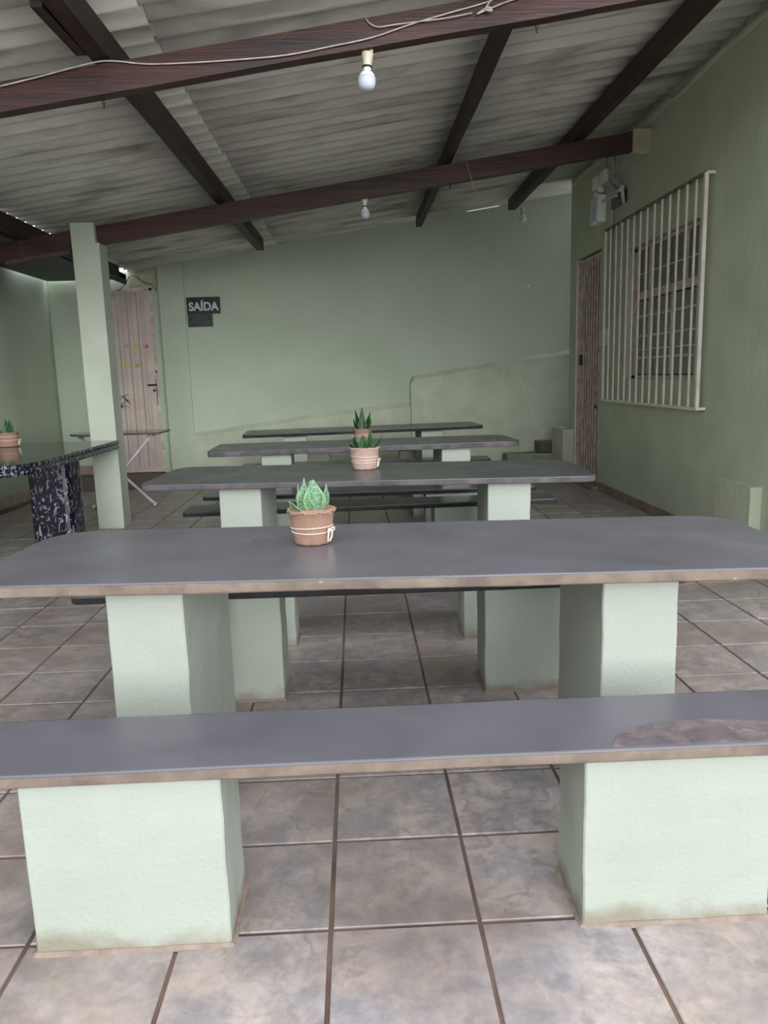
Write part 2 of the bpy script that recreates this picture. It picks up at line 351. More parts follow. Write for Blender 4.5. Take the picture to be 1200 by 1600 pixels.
relief([(.72,0),(5.2,0),(5.2,1.86),(2.8,1.575),(1.5,1.40),(.90,1.315),(.76,1.30),(.72,1.24)], .075, 'plaster_plinth', 'taller plaster band on the right with slanting top')
# left-hand door wall, set a little back, around the doorway
bm = NB(); DY = YB+.06
wallbox(bm, XL-.2, -3.40, DY, DY+.2, -.05, 3, WT); wallbox(bm, -2.585, -2.44, DY, DY+.2, -.05, 3, WT); wallbox(bm, -3.40, -2.585, DY, DY+.2, 2.50, 3, WT)
wallbox(bm, -3.40, -2.585, DY+.12, DY+.2, -.05, 2.5); bx(bm, XL-.2, -2.84, DY+.01, DY+.2, 2.4, 2.72)
obj('wall_back_left', bm, M['wall'], kind='structure')
# left wall
bm = NB(); nx = 60; ys = [-1.5 + k*(DY+1.5)/nx for k in range(nx+1)]
def lx(y): return XL + .018*math.sin(y*2.3) + .014*math.sin(y*5.1+1)
cols = []
for y in ys: cols.append([bm.verts.new((lx(y), y, z)) for z in (-.05, .9, 1.8, 2.72)] + [bm.verts.new((XL-.2, y, z)) for z in (2.72, -.05)])
for a, b in zip(cols, cols[1:]):
    for k in range(6): bm.faces.new((a[k], a[(k+1)%6], b[(k+1)%6], b[k])).smooth = (k < 3)
bm.faces.new(cols[0][::-1]); bm.faces.new(cols[-1]); obj('wall_left', bm, M['wall'], kind='structure')
# right wall with doorway and window holes; ends just beyond the doorway
bm = NB(); T = XR+.18; ZT = 3.75
for y0, y1, z0, z1 in ((3.4, 5.94, -.05, ZT), (5.94, 7.47, -.05, 1.21), (5.94, 7.47, 2.41, ZT), (7.47, 8.27, -.05, ZT), (8.27, 9.2, 2.56, ZT), (9.2, 9.45, -.05, ZT)):
    wallbox(bm, XR, T, y0, y1, z0, z1)
right = obj('wall_right', bm, M['wall_r'], kind='structure')
# the dim room behind the window and gate
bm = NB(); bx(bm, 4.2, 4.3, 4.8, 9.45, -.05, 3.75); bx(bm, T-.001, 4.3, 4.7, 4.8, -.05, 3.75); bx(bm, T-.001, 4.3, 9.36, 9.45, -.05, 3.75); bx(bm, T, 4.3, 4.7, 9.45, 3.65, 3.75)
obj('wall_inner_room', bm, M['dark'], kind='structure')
# uneven mortar fillet between roof and right wall
bm = NB(); prev = None; ny = 60
for k in range(ny+1):
    y = 3.2 + k*(9.4-3.2)/ny; w = .026 + .02*noise.noise(Vector((y*3, 1, 0))); hh = .055 + .035*noise.noise(Vector((y*2.2, 5, 0))) + .02*math.sin(y*2)
    gap = .05 if 6.1 < y < 6.6 else 0
    cur = [bm.verts.new(p) for p in ((XR+.01, y, 3.46-hh), (XR-.012, y, 3.465-hh), (XR-w*.7, y, 3.475-gap), (XR+.01, y, 3.50-gap))]
    if prev:
        for q in range(4): bm.faces.new((prev[q], prev[(q+1)%4], cur[(q+1)%4], cur[q])).smooth = True
    else: bm.faces.new(cur[::-1])
    prev = cur
bm.faces.new(prev); obj('mortar_fillet', bm, M['wall_r'], right, label='lumpy mortar seam under the roof')
# low buttresses at the foot of the right wall
def buttress(x0, y0, y1, z, label):
    bm = NB(); bx(bm, x0, XR, y0, y1, -.01, z); bmesh.ops.subdivide_edges(bm, edges=bm.edges[:], cuts=6, use_grid_fill=True)
    for v in bm.verts:
        n_ = noise.noise_vector(v.co*7); v.co += Vector((n_.x*.006 if v.co.x < XR-.01 else 0, n_.y*.006, n_.z*.006 if v.co.z > z-.01 else 0))
    o = obj('plaster_buttress', bm, M['wall_low']); tag(o, label, 'buttress'); return o
buttress(2.555, 4.84, 5.33, .515, 'low pale plastered block jutting from right wall beside the nearest table')
buttress(2.50, 9.22, 9.75, .60, 'low plastered pier standing at the far side of the barred gate')

# skirtings
def skirt_run(name, x0, x1, pts, z0, z1, m, axis='y'):
    root = None
    bm = NB(); a, b = pts[0], pts[-1]
    if axis == 'y': bx(bm, x0, x1, a, b, z0, z1-.004)
    else: bx(bm, a, b, x0, x1, z0, z1-.004)
    return obj(name, bm, M['grout'], kind='structure')
br = skirt_run('baseboard_right', XR-.006, XR+.01, [3.4, 8.24], 0, .09, M['skirt'])
me = None; y = 8.22
while y > 3.7:
    bm = NB(); bx(bm, -.009, .009, -.155, .155, 0, .09)
    if me is None:
        o = obj('skirting_tile', bm, M['skirt'], br, bevel=.0015); me = o.data
    else:
        bm.free(); o = bpy.data.objects.new('skirting_tile', me); C.objects.link(o); o.parent = br
    o.location = (XR-.008, y-.16, rnd.uniform(-.002, .002)); y -= .322
    if y > 4.85 and y < 5.6: y = 4.8
bm = NB(); prev = None
for k in range(41):
    y = -1.5+k*(DY+1.5)/40; cur = [bm.verts.new(p) for p in ((lx(y)-.01, y, 0), (lx(y)+.03, y, 0), (lx(y)+.03, y, .12), (lx(y)-.01, y, .14))]
    if prev:
        for q in range(4): bm.faces.new((prev[q], prev[(q+1)%4], cur[(q+1)%4], cur[q]))
    else: bm.faces.new(cur[::-1])
    prev = cur
bm.faces.new(prev); obj('baseboard_left', bm, M['skirt_pink'], kind='structure')
bm = NB(); bx(bm, XL, -3.41, DY-.02, DY, .12, .24); obj('baseboard_back', bm, M['skirt_pink'], kind='structure')
bm = NB(); bx(bm, XL+.04, -2.48, 9.55, DY-.002, -.003, .115); st = obj('entry_step', bm, M['step_tile'], bevel=.006); tag(st, 'low brown tiled step across the floor below the pinkish metal door', 'step')

# ------------------------------------------------------------------ roof
ang = math.atan(.145); ceil = bpy.data.objects.new('ceiling', None); C.objects.link(ceil); ceil['kind'] = 'structure'
P_ = .177; NPER = 6
sheet_cache = {}
def sheet_mesh(L, W):
    key = (round(L, 2), round(W, 2))
    if key in sheet_cache: return sheet_cache[key]
    bm = NB(); seg = int(W/P_*10); A = .024; top = []; bot = []
    r3 = random.Random(hash(key) % 999)
    for k in range(seg+1):
        y = W*k/seg; z = A*math.cos(2*math.pi*y/P_)
        top.append([bm.verts.new((x, y, z+.003)) for x in (0, L*.5, L)]); bot.append([bm.verts.new((x, y, z-.003)) for x in (0, L*.5, L)])
    for k in range(seg):
        for j in range(2):
            bm.faces.new((top[k][j], top[k][j+1], top[k+1][j+1], top[k+1][j])).smooth = True
            bm.faces.new((bot[k][j], bot[k+1][j], bot[k+1][j+1], bot[k][j+1])).smooth = True
        for e in (0, 2): bm.faces.new((top[k][e], top[k+1][e], bot[k+1][e], bot[k][e]))
    for j in range(2):
        bm.faces.new((top[0][j], bot[0][j], bot[0][j+1], top[0][j+1])); bm.faces.new((top[-1][j], top[-1][j+1], bot[-1][j+1], bot[-1][j]))
    bmesh.ops.recalc_face_normals(bm, faces=bm.faces[:])
    me = bpy.data.meshes.new('roof_sheet'); bm.to_mesh(me); bm.free(); me.materials.append(M['sheet']); sheet_cache[key] = me; return me
ROOF_Y0 = 2
cs = math.cos(ang)
for col, (xa, xb, dz) in enumerate(((-2.835, -.93, 0.0), (-1.09, .93, .009), (.80, 2.645, .016))):
    for row in range(ROOF_Y0, 9):
        y0 = 6.2 + (row-5)*1.062; xb_ = 3.25 if (col == 2 and row >= 8) else xb; L = (xb_-xa)/cs; W = 1.062 + .07
        if y0 + 1.062 > 10.4: W = 1.062
        if row == 8: W = YB + .12 - y0
        o = bpy.data.objects.new('roof_sheet', sheet_mesh(L, W)); C.objects.link(o); o.parent = ceil
        jit = random.Random(col*10+row)
        o.location = (xa + jit.uniform(-.012, .012), y0, roofz(xa) + dz + jit.uniform(0, .003)); o.rotation_euler = (.005, -ang, 0)
# timber
BEAM_G = 'long dark red roof beams'
def beam(x0, x1, yc, zb, h, w, label, sag=.01):
    bm = NB(); n = 26; prev = None
    for k in range(n+1):
        x = x0+(x1-x0)*k/n; z = zb+.145*x
        j = [noise.noise(Vector((x*1.6, yc, q*3.1)))*sag for q in range(4)]
        cur = [bm.verts.new(p) for p in ((x, yc-w/2+j[0]*.5, z+j[0]), (x, yc+w/2+j[0]*.5, z+j[0]), (x, yc+w/2+j[2]*.5, z+h), (x, yc-w/2+j[2]*.5, z+h))]
        if prev:
            for q in range(4): bm.faces.new((prev[q], prev[(q+1)%4], cur[(q+1)%4], cur[q]))
        else: bm.faces.new(cur[::-1])
        prev = cur
    bm.faces.new(prev); o = obj('roof_beam', bm, M['wood']); tag(o, label, 'beam'); return o
beam(-3.5, 2.63, 3.975, 2.82, .13, .075, 'nearest dark red timber beam crossing the top of the picture')
beam(-3.02, 2.49, 7.03, 2.807, .158, .085, 'second dark red timber beam resting on the mint post')
bm = NB(); bx(bm, 2.47, XR+.01, 6.965, 7.10, 3.14, 3.345); bs = obj('mortar_pad', bm, M['lintel'], bevel=.008); tag(bs, 'small pale mortar block holding the far beam against right wall', 'block')
def purlin(x0, x1, y0, y1, w, label, h=.125, drop=0):
    bm = NB(); n = 20; prev = None
    for k in range(n+1):
        t = k/n; x = x0+(x1-x0)*t; y = y0+(y1-y0)*t; zb = roofz(x) - .024 - .003 - h - drop
        j = [noise.noise(Vector((x0*3, y*1.3, q*2.7)))*.008 for q in range(4)]
        cur = [bm.verts.new(p) for p in ((x-w/2+j[0], y, zb+j[1]), (x+w/2+j[2], y, zb+j[3]), (x+w/2+j[2], y, zb+h+.145*w/2), (x-w/2+j[0], y, zb+h-.145*w/2))]
        if prev:
            for q in range(4): bm.faces.new((prev[q], prev[(q+1)%4], cur[(q+1)%4], cur[q]))
        else: bm.faces.new(cur[::-1])
        prev = cur
    bm.faces.new(prev); o = obj('roof_purlin', bm, M['wood_p']); tag(o, label, 'beam'); return o
purlin(-2.80, -2.80, 3.05, 9.55, .07, 'low purlin along the left eave, left of the mint post, with daylight slits above', drop=.016)
purlin(-1.15, -1.08, 3.05, 9.55, .085, 'dark purlin running diagonally through upper left, between left eave and hanging bulbs')
purlin(.875, .845, 3.05, 9.85, .065, 'dark purlin right of the hanging bulbs, middle of the roof')
purlin(2.03, 1.985, 3.05, 9.8, .09, 'dark purlin nearest the right wall under the roof')
# short splice plank beside the left purlin near the first beam
bm = NB(); bar(bm, (-1.24, 3.45, 2.868), (-1.225, 3.93, 2.868), .05, .10); o = obj('splice_plank', bm, M['wood_p']); tag(o, 'short dark offcut nailed beside the left purlin above nearest beam', 'plank')
# bolts under beams
for p, lab in (((.93, 3.99, 2.945), 'small rusty bolt under nearest beam right of the middle purlin'), ((-1.16, 3.99, 2.64), 'small rusty bolt under nearest beam at the left purlin'), ((.885, 7.03, 2.925), 'small dark bolt under second beam at the middle purlin')):
    bm = NB(); lathe(bm, [(.004, -.035), (.004, -.012), (.009, -.012), (.009, -.004), (.004, -.004), (.004, .02)], 8); o = obj('roof_bolt', bm, M['rust_door']); o.location = p; tag(o, lab, 'bolt')
# dark gutter slab on the left above the left wall
bm = NB(); bx(bm, XL+.034, -2.86, 1.5, 10.15, 2.60, 2.66); bx(bm, -2.89, -2.86, 1.5, 10.15, 2.54, 2.66)
g = obj('box_gutter', bm, M['gutter']); tag(g, 'wide dark gutter tray running above the left wall behind the post', 'gutter')
bm = NB(); bar(bm, (-2.98, 7.0, 2.358), (-2.42, 7.0, 2.439), .08, .03); o = obj('eave_board', bm, M['rust_door']); tag(o, 'worn brown board under the left end of the second beam', 'plank')

# mint post with a notch for the beam
bm = NB()
for v0 in ((-2.39, -2.16, 6.93, 7.15, -.01, 2.50), (-2.39, -2.19, 6.93, 6.982, 2.50, 2.665)): bx(bm, *v0)
bmesh.ops.subdivide_edges(bm, edges=bm.edges[:], cuts=5, use_grid_fill=True)
for v in bm.verts:
    n_ = noise.noise_vector(v.co*Vector((9, 9, 4)).length*.5)
    v.co += Vector((n_.x*.004, n_.y*.004, 0))
post = obj('support_post', bm, M['post']); tag(post, 'square pale mint post holding the roof beam beside the granite table', 'post')

# ------------------------------------------------------------------ tables and benches
def rrect(x0, x1, y0, y1, r, seg=5, sub=.12, wob=.0015, seed=0):
    pts = []; rs = r if isinstance(r, (list, tuple)) else [r]*4   # front-left, front-right, back-right, back-left
    cor = [(x0, y0, 180, rs[0]), (x1, y0, 270, rs[1]), (x1, y1, 0, rs[2]), (x0, y1, 90, rs[3])]
    for k, (cx, cy, a0, rr) in enumerate(cor):
        ox = cx + (rr if cx == x0 else -rr); oy = cy + (rr if cy == y0 else -rr)
        for s in range(seg+1):
            a = math.radians(a0 + 90*s/seg); pts.append((ox+rr*math.cos(a), oy+rr*math.sin(a)))
        nx_ = cor[(k+1) % 4]; r2_ = nx_[3]; ox2 = nx_[0] + (r2_ if nx_[0] == x0 else -r2_); oy2 = nx_[1] + (r2_ if nx_[1] == y0 else -r2_)
        a = math.radians(nx_[2]); q = (ox2+r2_*math.cos(a), oy2+r2_*math.sin(a)); p = pts[-1]
        d = math.dist(p, q); m_ = int(d/sub)
        for s in range(1, m_): pts.append((p[0]+(q[0]-p[0])*s/m_, p[1]+(q[1]-p[1])*s/m_))
    return pts
def slab(name, x0, x1, y0, y1, z0, z1, r, mats, parent, seed=0, label=None, wob=.003, bev=.006):
    pts = rrect(x0, x1, y0, y1, r); n = len(pts); bm = NB(); cx, cy = (x0+x1)/2, (y0+y1)/2
    prof = [(.004, z0), (0, z0+.005), (0, z1-bev), (-.0015-bev*.3+bev*.2, z1-bev*.35), (bev, z1)]
    rings = []
    for j, (ins, z) in enumerate(prof):
        ring = []
        for k, (x, y) in enumerate(pts):
            a, b = pts[k-1], pts[(k+1) % n]; t = Vector((b[0]-a[0], b[1]-a[1])).normalized(); nrm = Vector((t.y, -t.x))
            w = noise.noise(Vector((x*3+seed, y*3, j*.2)))*wob; zz = z + (noise.noise(Vector((x*4, y*4, seed+9)))*wob*.7 if j < 2 else 0)
            ring.append(bm.verts.new((x - nrm.x*ins + nrm.x*w, y - nrm.y*ins + nrm.y*w, zz)))
        rings.append(ring)
    for j, (a, b) in enumerate(zip(rings, rings[1:])):
        for k in range(n):
            f = bm.faces.new((a[k], a[(k+1)%n], b[(k+1)%n], b[k])); f.smooth = True; f.material_index = 1 if j < 2 else 0
    f = bm.faces.new(rings[-1]); f.material_index = 0; f = bm.faces.new(rings[0][::-1]); f.material_index = 1
    return obj(name, bm, mats, parent, label=label, recalc=False)
def block(x0, x1, y0, y1, z1, parent, seed, collar=True):
    bm = NB(); bx(bm, x0, x1, y0, y1, -.004, z1)
    bmesh.ops.bevel(bm, geom=bm.edges[:], offset=.004, segments=1, affect='EDGES')
    long_e = [e for e in bm.edges if e.calc_length() > .1]
    bmesh.ops.subdivide_edges(bm, edges=long_e, cuts=7, use_grid_fill=True)
    for v in bm.verts:
        n_ = noise.noise_vector(v.co*11 + Vector((seed, 0, 0)))*.0035; 
        if .01 < v.co.z < z1-.01: v.co += Vector((n_.x, n_.y, 0))
    for f in bm.faces: f.smooth = False
    o = obj('leg_block', bm, M['block'], parent)
    if collar:
        bm = NB(); pts = rrect(x0-.012, x1+.012, y0-.012, y1+.012, .012, seg=2, sub=.05); n = len(pts); a = []; b = []
        for k, (x, y) in enumerate(pts):
            w = .006*noise.noise(Vector((x*12+seed, y*12, 0))) ; cx, cy = (x0+x1)/2, (y0+y1)/2
            dx = 1 if x > cx else -1; dy = 1 if y > cy else -1
            a.append(bm.verts.new((x+dx*w, y+dy*w, -.001))); b.append(bm.verts.new((min(max(x, x0-.002), x1+.002), min(max(y, y0-.002), y1+.002), max(.003, .007+w*.5))))
        for k in range(n): bm.faces.new((a[k], a[(k+1)%n], b[(k+1)%n], b[k]))
        bm.faces.new(b); obj('mortar_collar', bm, M['mortar'], o, label='pinkish mortar skirt at the foot')
    return o
def local(parent, o): return o
ES = {'b': M['edge_brown'], 'g': M['edge_grey'], 'k': M['edge_dark']}
def bench(cy, label, zt=.46, rot=0, edge='k', top='slab_d', xl=-1.17, xr=1.33, y0=-.145, y1=.14, by=(-.125, .095), seed=0, name='bench'):
    t = thing(name, label, 'bench', (.07, cy, 0), rot, 'long grey benches on mint blocks')
    s = slab('seat_slab', xl-.07, xr-.07, y0, y1, zt-.032, zt, .035, [M[top], ES[edge]], t, seed)
    for a, b in ((-.79, -.337), (.495, .945)): block(a-.07, b-.07, by[0], by[1], zt-.031, t, seed+a)
    return t, s
benches = [
 (1.725, 'nearest bench in the foreground, grey seat with a worn brown patch', dict(edge='b', top='slab', zt=.462, seed=1)),
 (3.10, 'bench showing directly beneath the nearest table\'s far side, black seat edge', dict(zt=.475, rot=-.01, seed=2)),
 (3.72, 'bench just in front of the second table, mostly hidden by the nearest tabletop', dict(zt=.46, seed=3, by=(-.11, .095))),
 (5.12, 'bench right behind the second table, shaded black edge sticking out past its left block', dict(zt=.463, rot=.02, seed=4)),
 (5.76, 'bench in front of the third table, thin dark edge above the one behind second table', dict(zt=.46, rot=-.01, seed=5)),
 (7.10, 'bench behind the third table, its rounded dark end showing right of that table\'s block', dict(zt=.462, rot=.02, seed=6)),
 (7.70, 'bench in front of the farthest table, pale blocks glimpsed under the third table', dict(zt=.46, seed=7)),
 (9.10, 'last bench, against the back wall behind the farthest table', dict(zt=.46, seed=8)),
]
first_bench = None
for cy, lab, kw in benches:
    t, s = bench(cy, lab, **kw)
    if first_bench is None: first_bench = (t, s)
# worn patch on the nearest bench
pts = [(.555,.0),(.575,.045),(.63,.085),(.70,.108),(.79,.120),(.88,.112),(.97,.085),(1.06,.060),(1.12,.03),(1.12,-.02),(1.05,-.05),(.95,-.010),(.78,-.006),(.66,-.012),(.58,-.008)]
px = smoothpath([(x-.07, y+1.592-1.725, 0) for x, y in pts[:9]], 4)
front = [(1.05, -.135, 0), (.9, -.137, 0), (.7, -.137, 0), (.52, -.136, 0)]
bm = NB(); ring = [Vector(p) for p in px] + [Vector(f) for f in front]
lo = [bm.verts.new((p.x, p.y, .4618)) for p in ring]; c0 = Vector((.72, -.06, 0))
up = [bm.verts.new((p.x + (c0.x-p.x)*.02 + .002*noise.noise(p*40), p.y + (c0.y-p.y)*.05, .4632)) for p in ring]
bm.faces.new(up)
for k in range(len(ring)): bm.faces.new((lo[k], lo[(k+1)%len(ring)], up[(k+1)%len(ring)], up[k]))
obj('repair_patch', bm, M['patch'], first_bench[1], label='worn brownish oval patch on the seat')

def table(loc, rot, tilt, x0, x1, W, r, edge, top, label, bl, by, zt=.75, seed=0, th=.036):
    t = thing('dining_table', label, 'table', (loc[0], loc[1], 0), rot, 'long grey tables on mint blocks', ry=tilt)
    slab('tabletop', x0, x1, 0, W, zt-th, zt, r, [M[top], ES[edge]], t, seed, wob=.004)
    for a, b in bl: block(a, b, by[0], by[1], zt-th+.001, t, seed+a)
    return t
tabs = []
tabs.append(table((.07, 2.075), -.05, 0, -1.27, 1.27, .80, (.06,.06,.17,.17), 'b', 'slab', 'nearest long grey table, its edges running past both sides of the picture', ((-.84,-.61),(.63,.85)), (.09,.68), seed=11))
tabs.append(table((.05, 4.10), -.05, .006, -1.26, 1.24, .84, (.05,.07,.18,.12), 'g', 'slab_d', 'second long grey table, holding a pink-beige wrapped pot', ((-.835,-.605),(.65,.885)), (.06,.60), seed=12, th=.034))
tabs.append(table((.07, 6.14), .04, 0, -1.27, 1.27, .74, (.03,.10,.12,.05), 'g', 'slab_d', 'third long grey table, thick rounded right end near the step', ((-.85,-.61),(.62,.855)), (.06,.58), seed=13, th=.044))
tabs.append(table((.08, 8.03), .06, -.0055, -1.27, 1.28, .70, (.03,.08,.10,.05), 'k', 'slab_d', 'farthest long grey table, closest to the back wall', ((-.85,-.61),(.61,.84)), (.06,.56), seed=14, th=.036))

# ------------------------------------------------------------------ potted snake plants
def uvmap(o, fn):
    me = o.data; uv = me.uv_layers.new(name='uv')
    for lp in me.loops: uv.data[lp.index].uv = fn(me.vertices[lp.vertex_index].co)
def leaf(parent, base, az, lean, L, w, m, cup=.35, curl=.2, tw=0):
    nL, nW = 9, 4; bm = NB(); uvl = bm.loops.layers.uv.new('uv'); grid = []
    out = Vector((math.cos(az), math.sin(az), 0)); side = Vector((-math.sin(az), math.cos(az), 0))
    pos = Vector(base); a = lean
    for i in range(nL+1):
        t = i/nL; ww = w*(.45+.55*math.sin(min(t*1.9, 1.0)*math.pi/2))*(1 if t < .45 else max(0.02, 1-((t-.45)/.55)**1.2))
        up = Vector((0,0,1))*math.cos(a) + out*math.sin(a); nrm = out*math.cos(a) - Vector((0,0,1))*math.sin(a)
        sd = (side*math.cos(tw*t) + nrm*math.sin(tw*t)); row = []
        for j in range(-nW, nW+1):
            s = j/nW; wv = .0016*math.sin(t*19+s*2)
            row.append((bm.verts.new(pos + sd*s*ww/2 - nrm*(cup*ww/2*(s*s)*-1) + nrm*wv*abs(s)), (s*.5+.5, t)))
        grid.append(row); pos = pos + up*(L/nL); a += curl/nL
    for i in range(nL):
        for j in range(2*nW):
            q = (grid[i][j], grid[i][j+1], grid[i+1][j+1], grid[i+1][j]); f = bm.faces.new([v[0] for v in q]); f.smooth = True
            for lp, v in zip(f.loops, q): lp[uvl].uv = v[1]
    o = obj('leaf', bm, m, parent, recalc=False)
    md = o.modifiers.new('thickness', 'SOLIDIFY'); md.thickness = .0018
    return o
def pot(loc, rt, rb, h, m, label, leaves, lm, rim='frill', rings=(.40,.52), bow=None, gname='potted snake plants in burlap wraps'):
    t = thing('potted_plant', label, 'plant', loc, 0, gname)
    bm = NB(); n = 48
    def wob(j, a):
        if j == 0: return (.002*math.sin(a*9), 0.0)
        if j in (5, 6, 7): return (.002*math.sin(a*7)+.0015*math.sin(a*17), .0035*math.sin(a*11)*(rim == 'frill'))
        return (.0012*math.sin(a*5+j), 0)
    prof = [(rb, .002), (rb+.002, .01), (rb+(rt-rb)*.35, h*.35), (rb+(rt-rb)*.7, h*.7), (rt-.002, h*.9), (rt+.003, h*.965), (rt+.001, h), (rt-.007, h-.003), (rt-.011, h-.02)]
    lathe(bm, prof, n, wob=wob, caps=False); bmesh.ops.holes_fill(bm, edges=[e for e in bm.edges if e.is_boundary and all(v.co.z < .02 for v in e.verts)])
    o = obj('burlap_pot', bm, m, t, recalc=False); bpyo = o
    uvmap(o, lambda c: ((math.atan2(c.y, c.x)/(2*math.pi)+.5)*3.0, c.z/h*3.4))
    bm = NB(); lathe(bm, [(rt-.009, h-.022), (rt-.02, h-.012), (rt*.5, h-.008), (.004, h-.006)], 24, wob=lambda j, a: (.001*math.sin(a*7), .0025*math.sin(a*13+j*2) if j < 3 else 0)); obj('soil', bm, M['soil'], t)
    bm = NB(); lathe(bm, [(rt-.012, h-.006), (rt+.004, h-.005), (rt+.0055, h+.001), (rt+.001, h+.005), (rt-.008, h+.003)], 40, wob=lambda j, a: (.0018*math.sin(a*13+1), .0025*math.sin(a*9)+.0015*math.sin(a*23)))
    o = obj('rolled_rim', bm, m, t); uvmap(o, lambda c: ((math.atan2(c.y, c.x)/(2*math.pi)+.5)*3.0, c.z/h*3.4))
    for k, f in enumerate(rings):
        r = rb+(rt-rb)*f+.0022; bm = NB(); pts = [(r*math.cos(a), r*math.sin(a), h*f+.003*math.sin(a+k*2.4)) for a in [2*math.pi*q/36 for q in range(37)]]; tube(bm, pts, .0016, 6); obj('twine_ring', bm, M['twine'], t)
    if bow is not None:
        a = bow; R = lambda r, z, da=0: (r*math.cos(a+da), r*math.sin(a+da), z)
        r = rb+(rt-rb)*.45+.004; bm = NB()
        for sgn in (-1, 1):
            tube(bm, smoothpath([R(r, h*.45), R(r+.006, h*.40, sgn*.10), R(r+.004, h*.25, sgn*.13), R(r-.002, h*.10, sgn*.06)], 4), .003, 6)
            tube(bm, smoothpath([R(r, h*.45), R(r+.012, h*.52, sgn*.16), R(r+.010, h*.42, sgn*.2), R(r+.002, h*.44)], 4), .0022, 6)
        obj('bow', bm, M['twine'], t)
    for L_ in leaves: leaf(t, (L_[0], L_[1], h-.015), L_[2], L_[3], L_[4], L_[5], lm, *(L_[6:]))
    return t
PI = math.pi
# near pot on the nearest table: broad cupped leaves (azimuth -90 deg faces the camera)
pot((-.166, 2.565, .7502), .0785, .0605, .115, M['burlap'], 'potted snake plant with broad pale banded leaves on the nearest table',
    [(.010,-.014,-PI*.40,.06,.120,.080,.30,-.05), (-.020,-.012,-PI*.62,.04,.112,.056,.35,-.05), (-.004,-.02,-PI*.55,.30,.070,.04,.3,0), (.032,.004,-PI*.12,.22,.105,.062,.35,.05), (-.034,.006,-PI*.95,.12,.104,.060,.35,-.12),
     (-.030,-.022,-PI*.72,.75,.085,.044,.3,.15), (.0,.022,PI*.5,.10,.112,.06,.3,0), (-.018,.016,PI*.7,.05,.122,.034,.3,0)], M['leaf'], bow=-PI*.20)
pot((.038, 4.63, .7502), .090, .0725, .128, M['burlap_p'], 'potted snake plant in pink-beige wrap with rolled rim, on the second table',
    [(-.01,-.02,-PI*.5,.10,.095,.060,.3,0), (-.030,0,-PI*.78,.35,.100,.055,.3,.3), (.03,.0,-PI*.3,.12,.130,.040,.3,0), (.045,-.01,-PI*.15,.72,.118,.042,.3,-.15), (.0,.03,PI*.5,.2,.09,.05,.3,0), (-.045,-.01,-PI*.72,.85,.085,.042,.3,.2), (.02,-.025,-PI*.36,.45,.08,.045,.3,.1)], M['leaf_d'], rim='plain', rings=(.36,.44,.62), bow=-PI*.12)
pot((.044, 6.47, .7502), .080, .064, .115, M['burlap'], 'potted snake plant with upright dark leaves, on the third table',
    [(0,-.02,-PI*.5,.03,.130,.072,.35,0), (-.015,0,-PI*.74,.30,.195,.050,.3,.05), (.015,0,-PI*.24,.42,.180,.055,.3,.05), (-.03,.0,-PI*.82,.42,.120,.05,.3,.1), (.03,0,-PI*.16,.45,.120,.05,.3,.1), (0,.01,-PI*.55,.02,.200,.055,.3,0), (-.005,-.01,-PI*.46,.10,.165,.06,.3,0)], M['leaf_d'], rings=(.55,.62), bow=PI*.95)
pot((-2.93, 6.52, .8102), .082, .080, .115, M['burlap'], 'potted snake plant in beige wrap on the black granite table',
    [(0,-.01,-PI*.5,.08,.10,.055,.3,0), (-.03,0,-PI*.78,.62,.145,.055,.3,.1), (.02,0,-PI*.3,.22,.125,.06,.3,0), (-.01,.02,-PI*.55,.05,.135,.05,.3,0)], M['leaf_d'], rings=(.5,.75), bow=0.0)

# ------------------------------------------------------------------ granite table
gt = thing('granite_table', 'black and white speckled granite table with rounded corners at far left', 'table', (-2.9, 5.87, 0))
def ogee(name, x0, x1, y0, y1, z0, z1, r, parent):
    pts = rrect(x0, x1, y0, y1, r, seg=8, sub=.3); n = len(pts); bm = NB(); H = z1-z0
    prof = [(.012, 0), (.002, .06), (0, .2), (.004, .38), (.014, .46), (.014, .52), (.004, .6), (0, .8), (.004, .95), (.014, 1.0)]; rings = []
    for ins, t in prof:
        ring = []
        for k, (x, y) in enumerate(pts):
            a, b = pts[k-1], pts[(k+1) % n]; tt = Vector((b[0]-a[0], b[1]-a[1])).normalized(); ring.append(bm.verts.new((x-tt.y*ins, y+tt.x*ins, z0+H*t)))
        rings.append(ring)
    for a, b in zip(rings, rings[1:]):
        for k in range(n): bm.faces.new((a[k], a[(k+1)%n], b[(k+1)%n], b[k])).smooth = True
    bm.faces.new(rings[0][::-1]); f = bm.faces.new(rings[-1]); f.material_index = 1
    return obj(name, bm, [M['granite'], M['gr_top']], parent, recalc=False)
ogee('tabletop', -.80, .78, -1.02, 1.02, .735, .81, (.35, .28, .03, .1), gt)
for a, b in ((.37, .69), (-.68, -.36)):
    bm = NB(); c = .03
    pl_ = rrect(a, b, -.02, .28, .05, seg=3, sub=.5); lo = [bm.verts.new((x, y, 0)) for x, y in pl_]; up = [bm.verts.new((x, y, .736)) for x, y in pl_]; n = len(pl_)
    for k in range(n): bm.faces.new((lo[k], lo[(k+1)%n], up[(k+1)%n], up[k]))
    bm.faces.new(lo[::-1]); bm.faces.new(up); obj('pedestal', bm, M['granite'], gt)

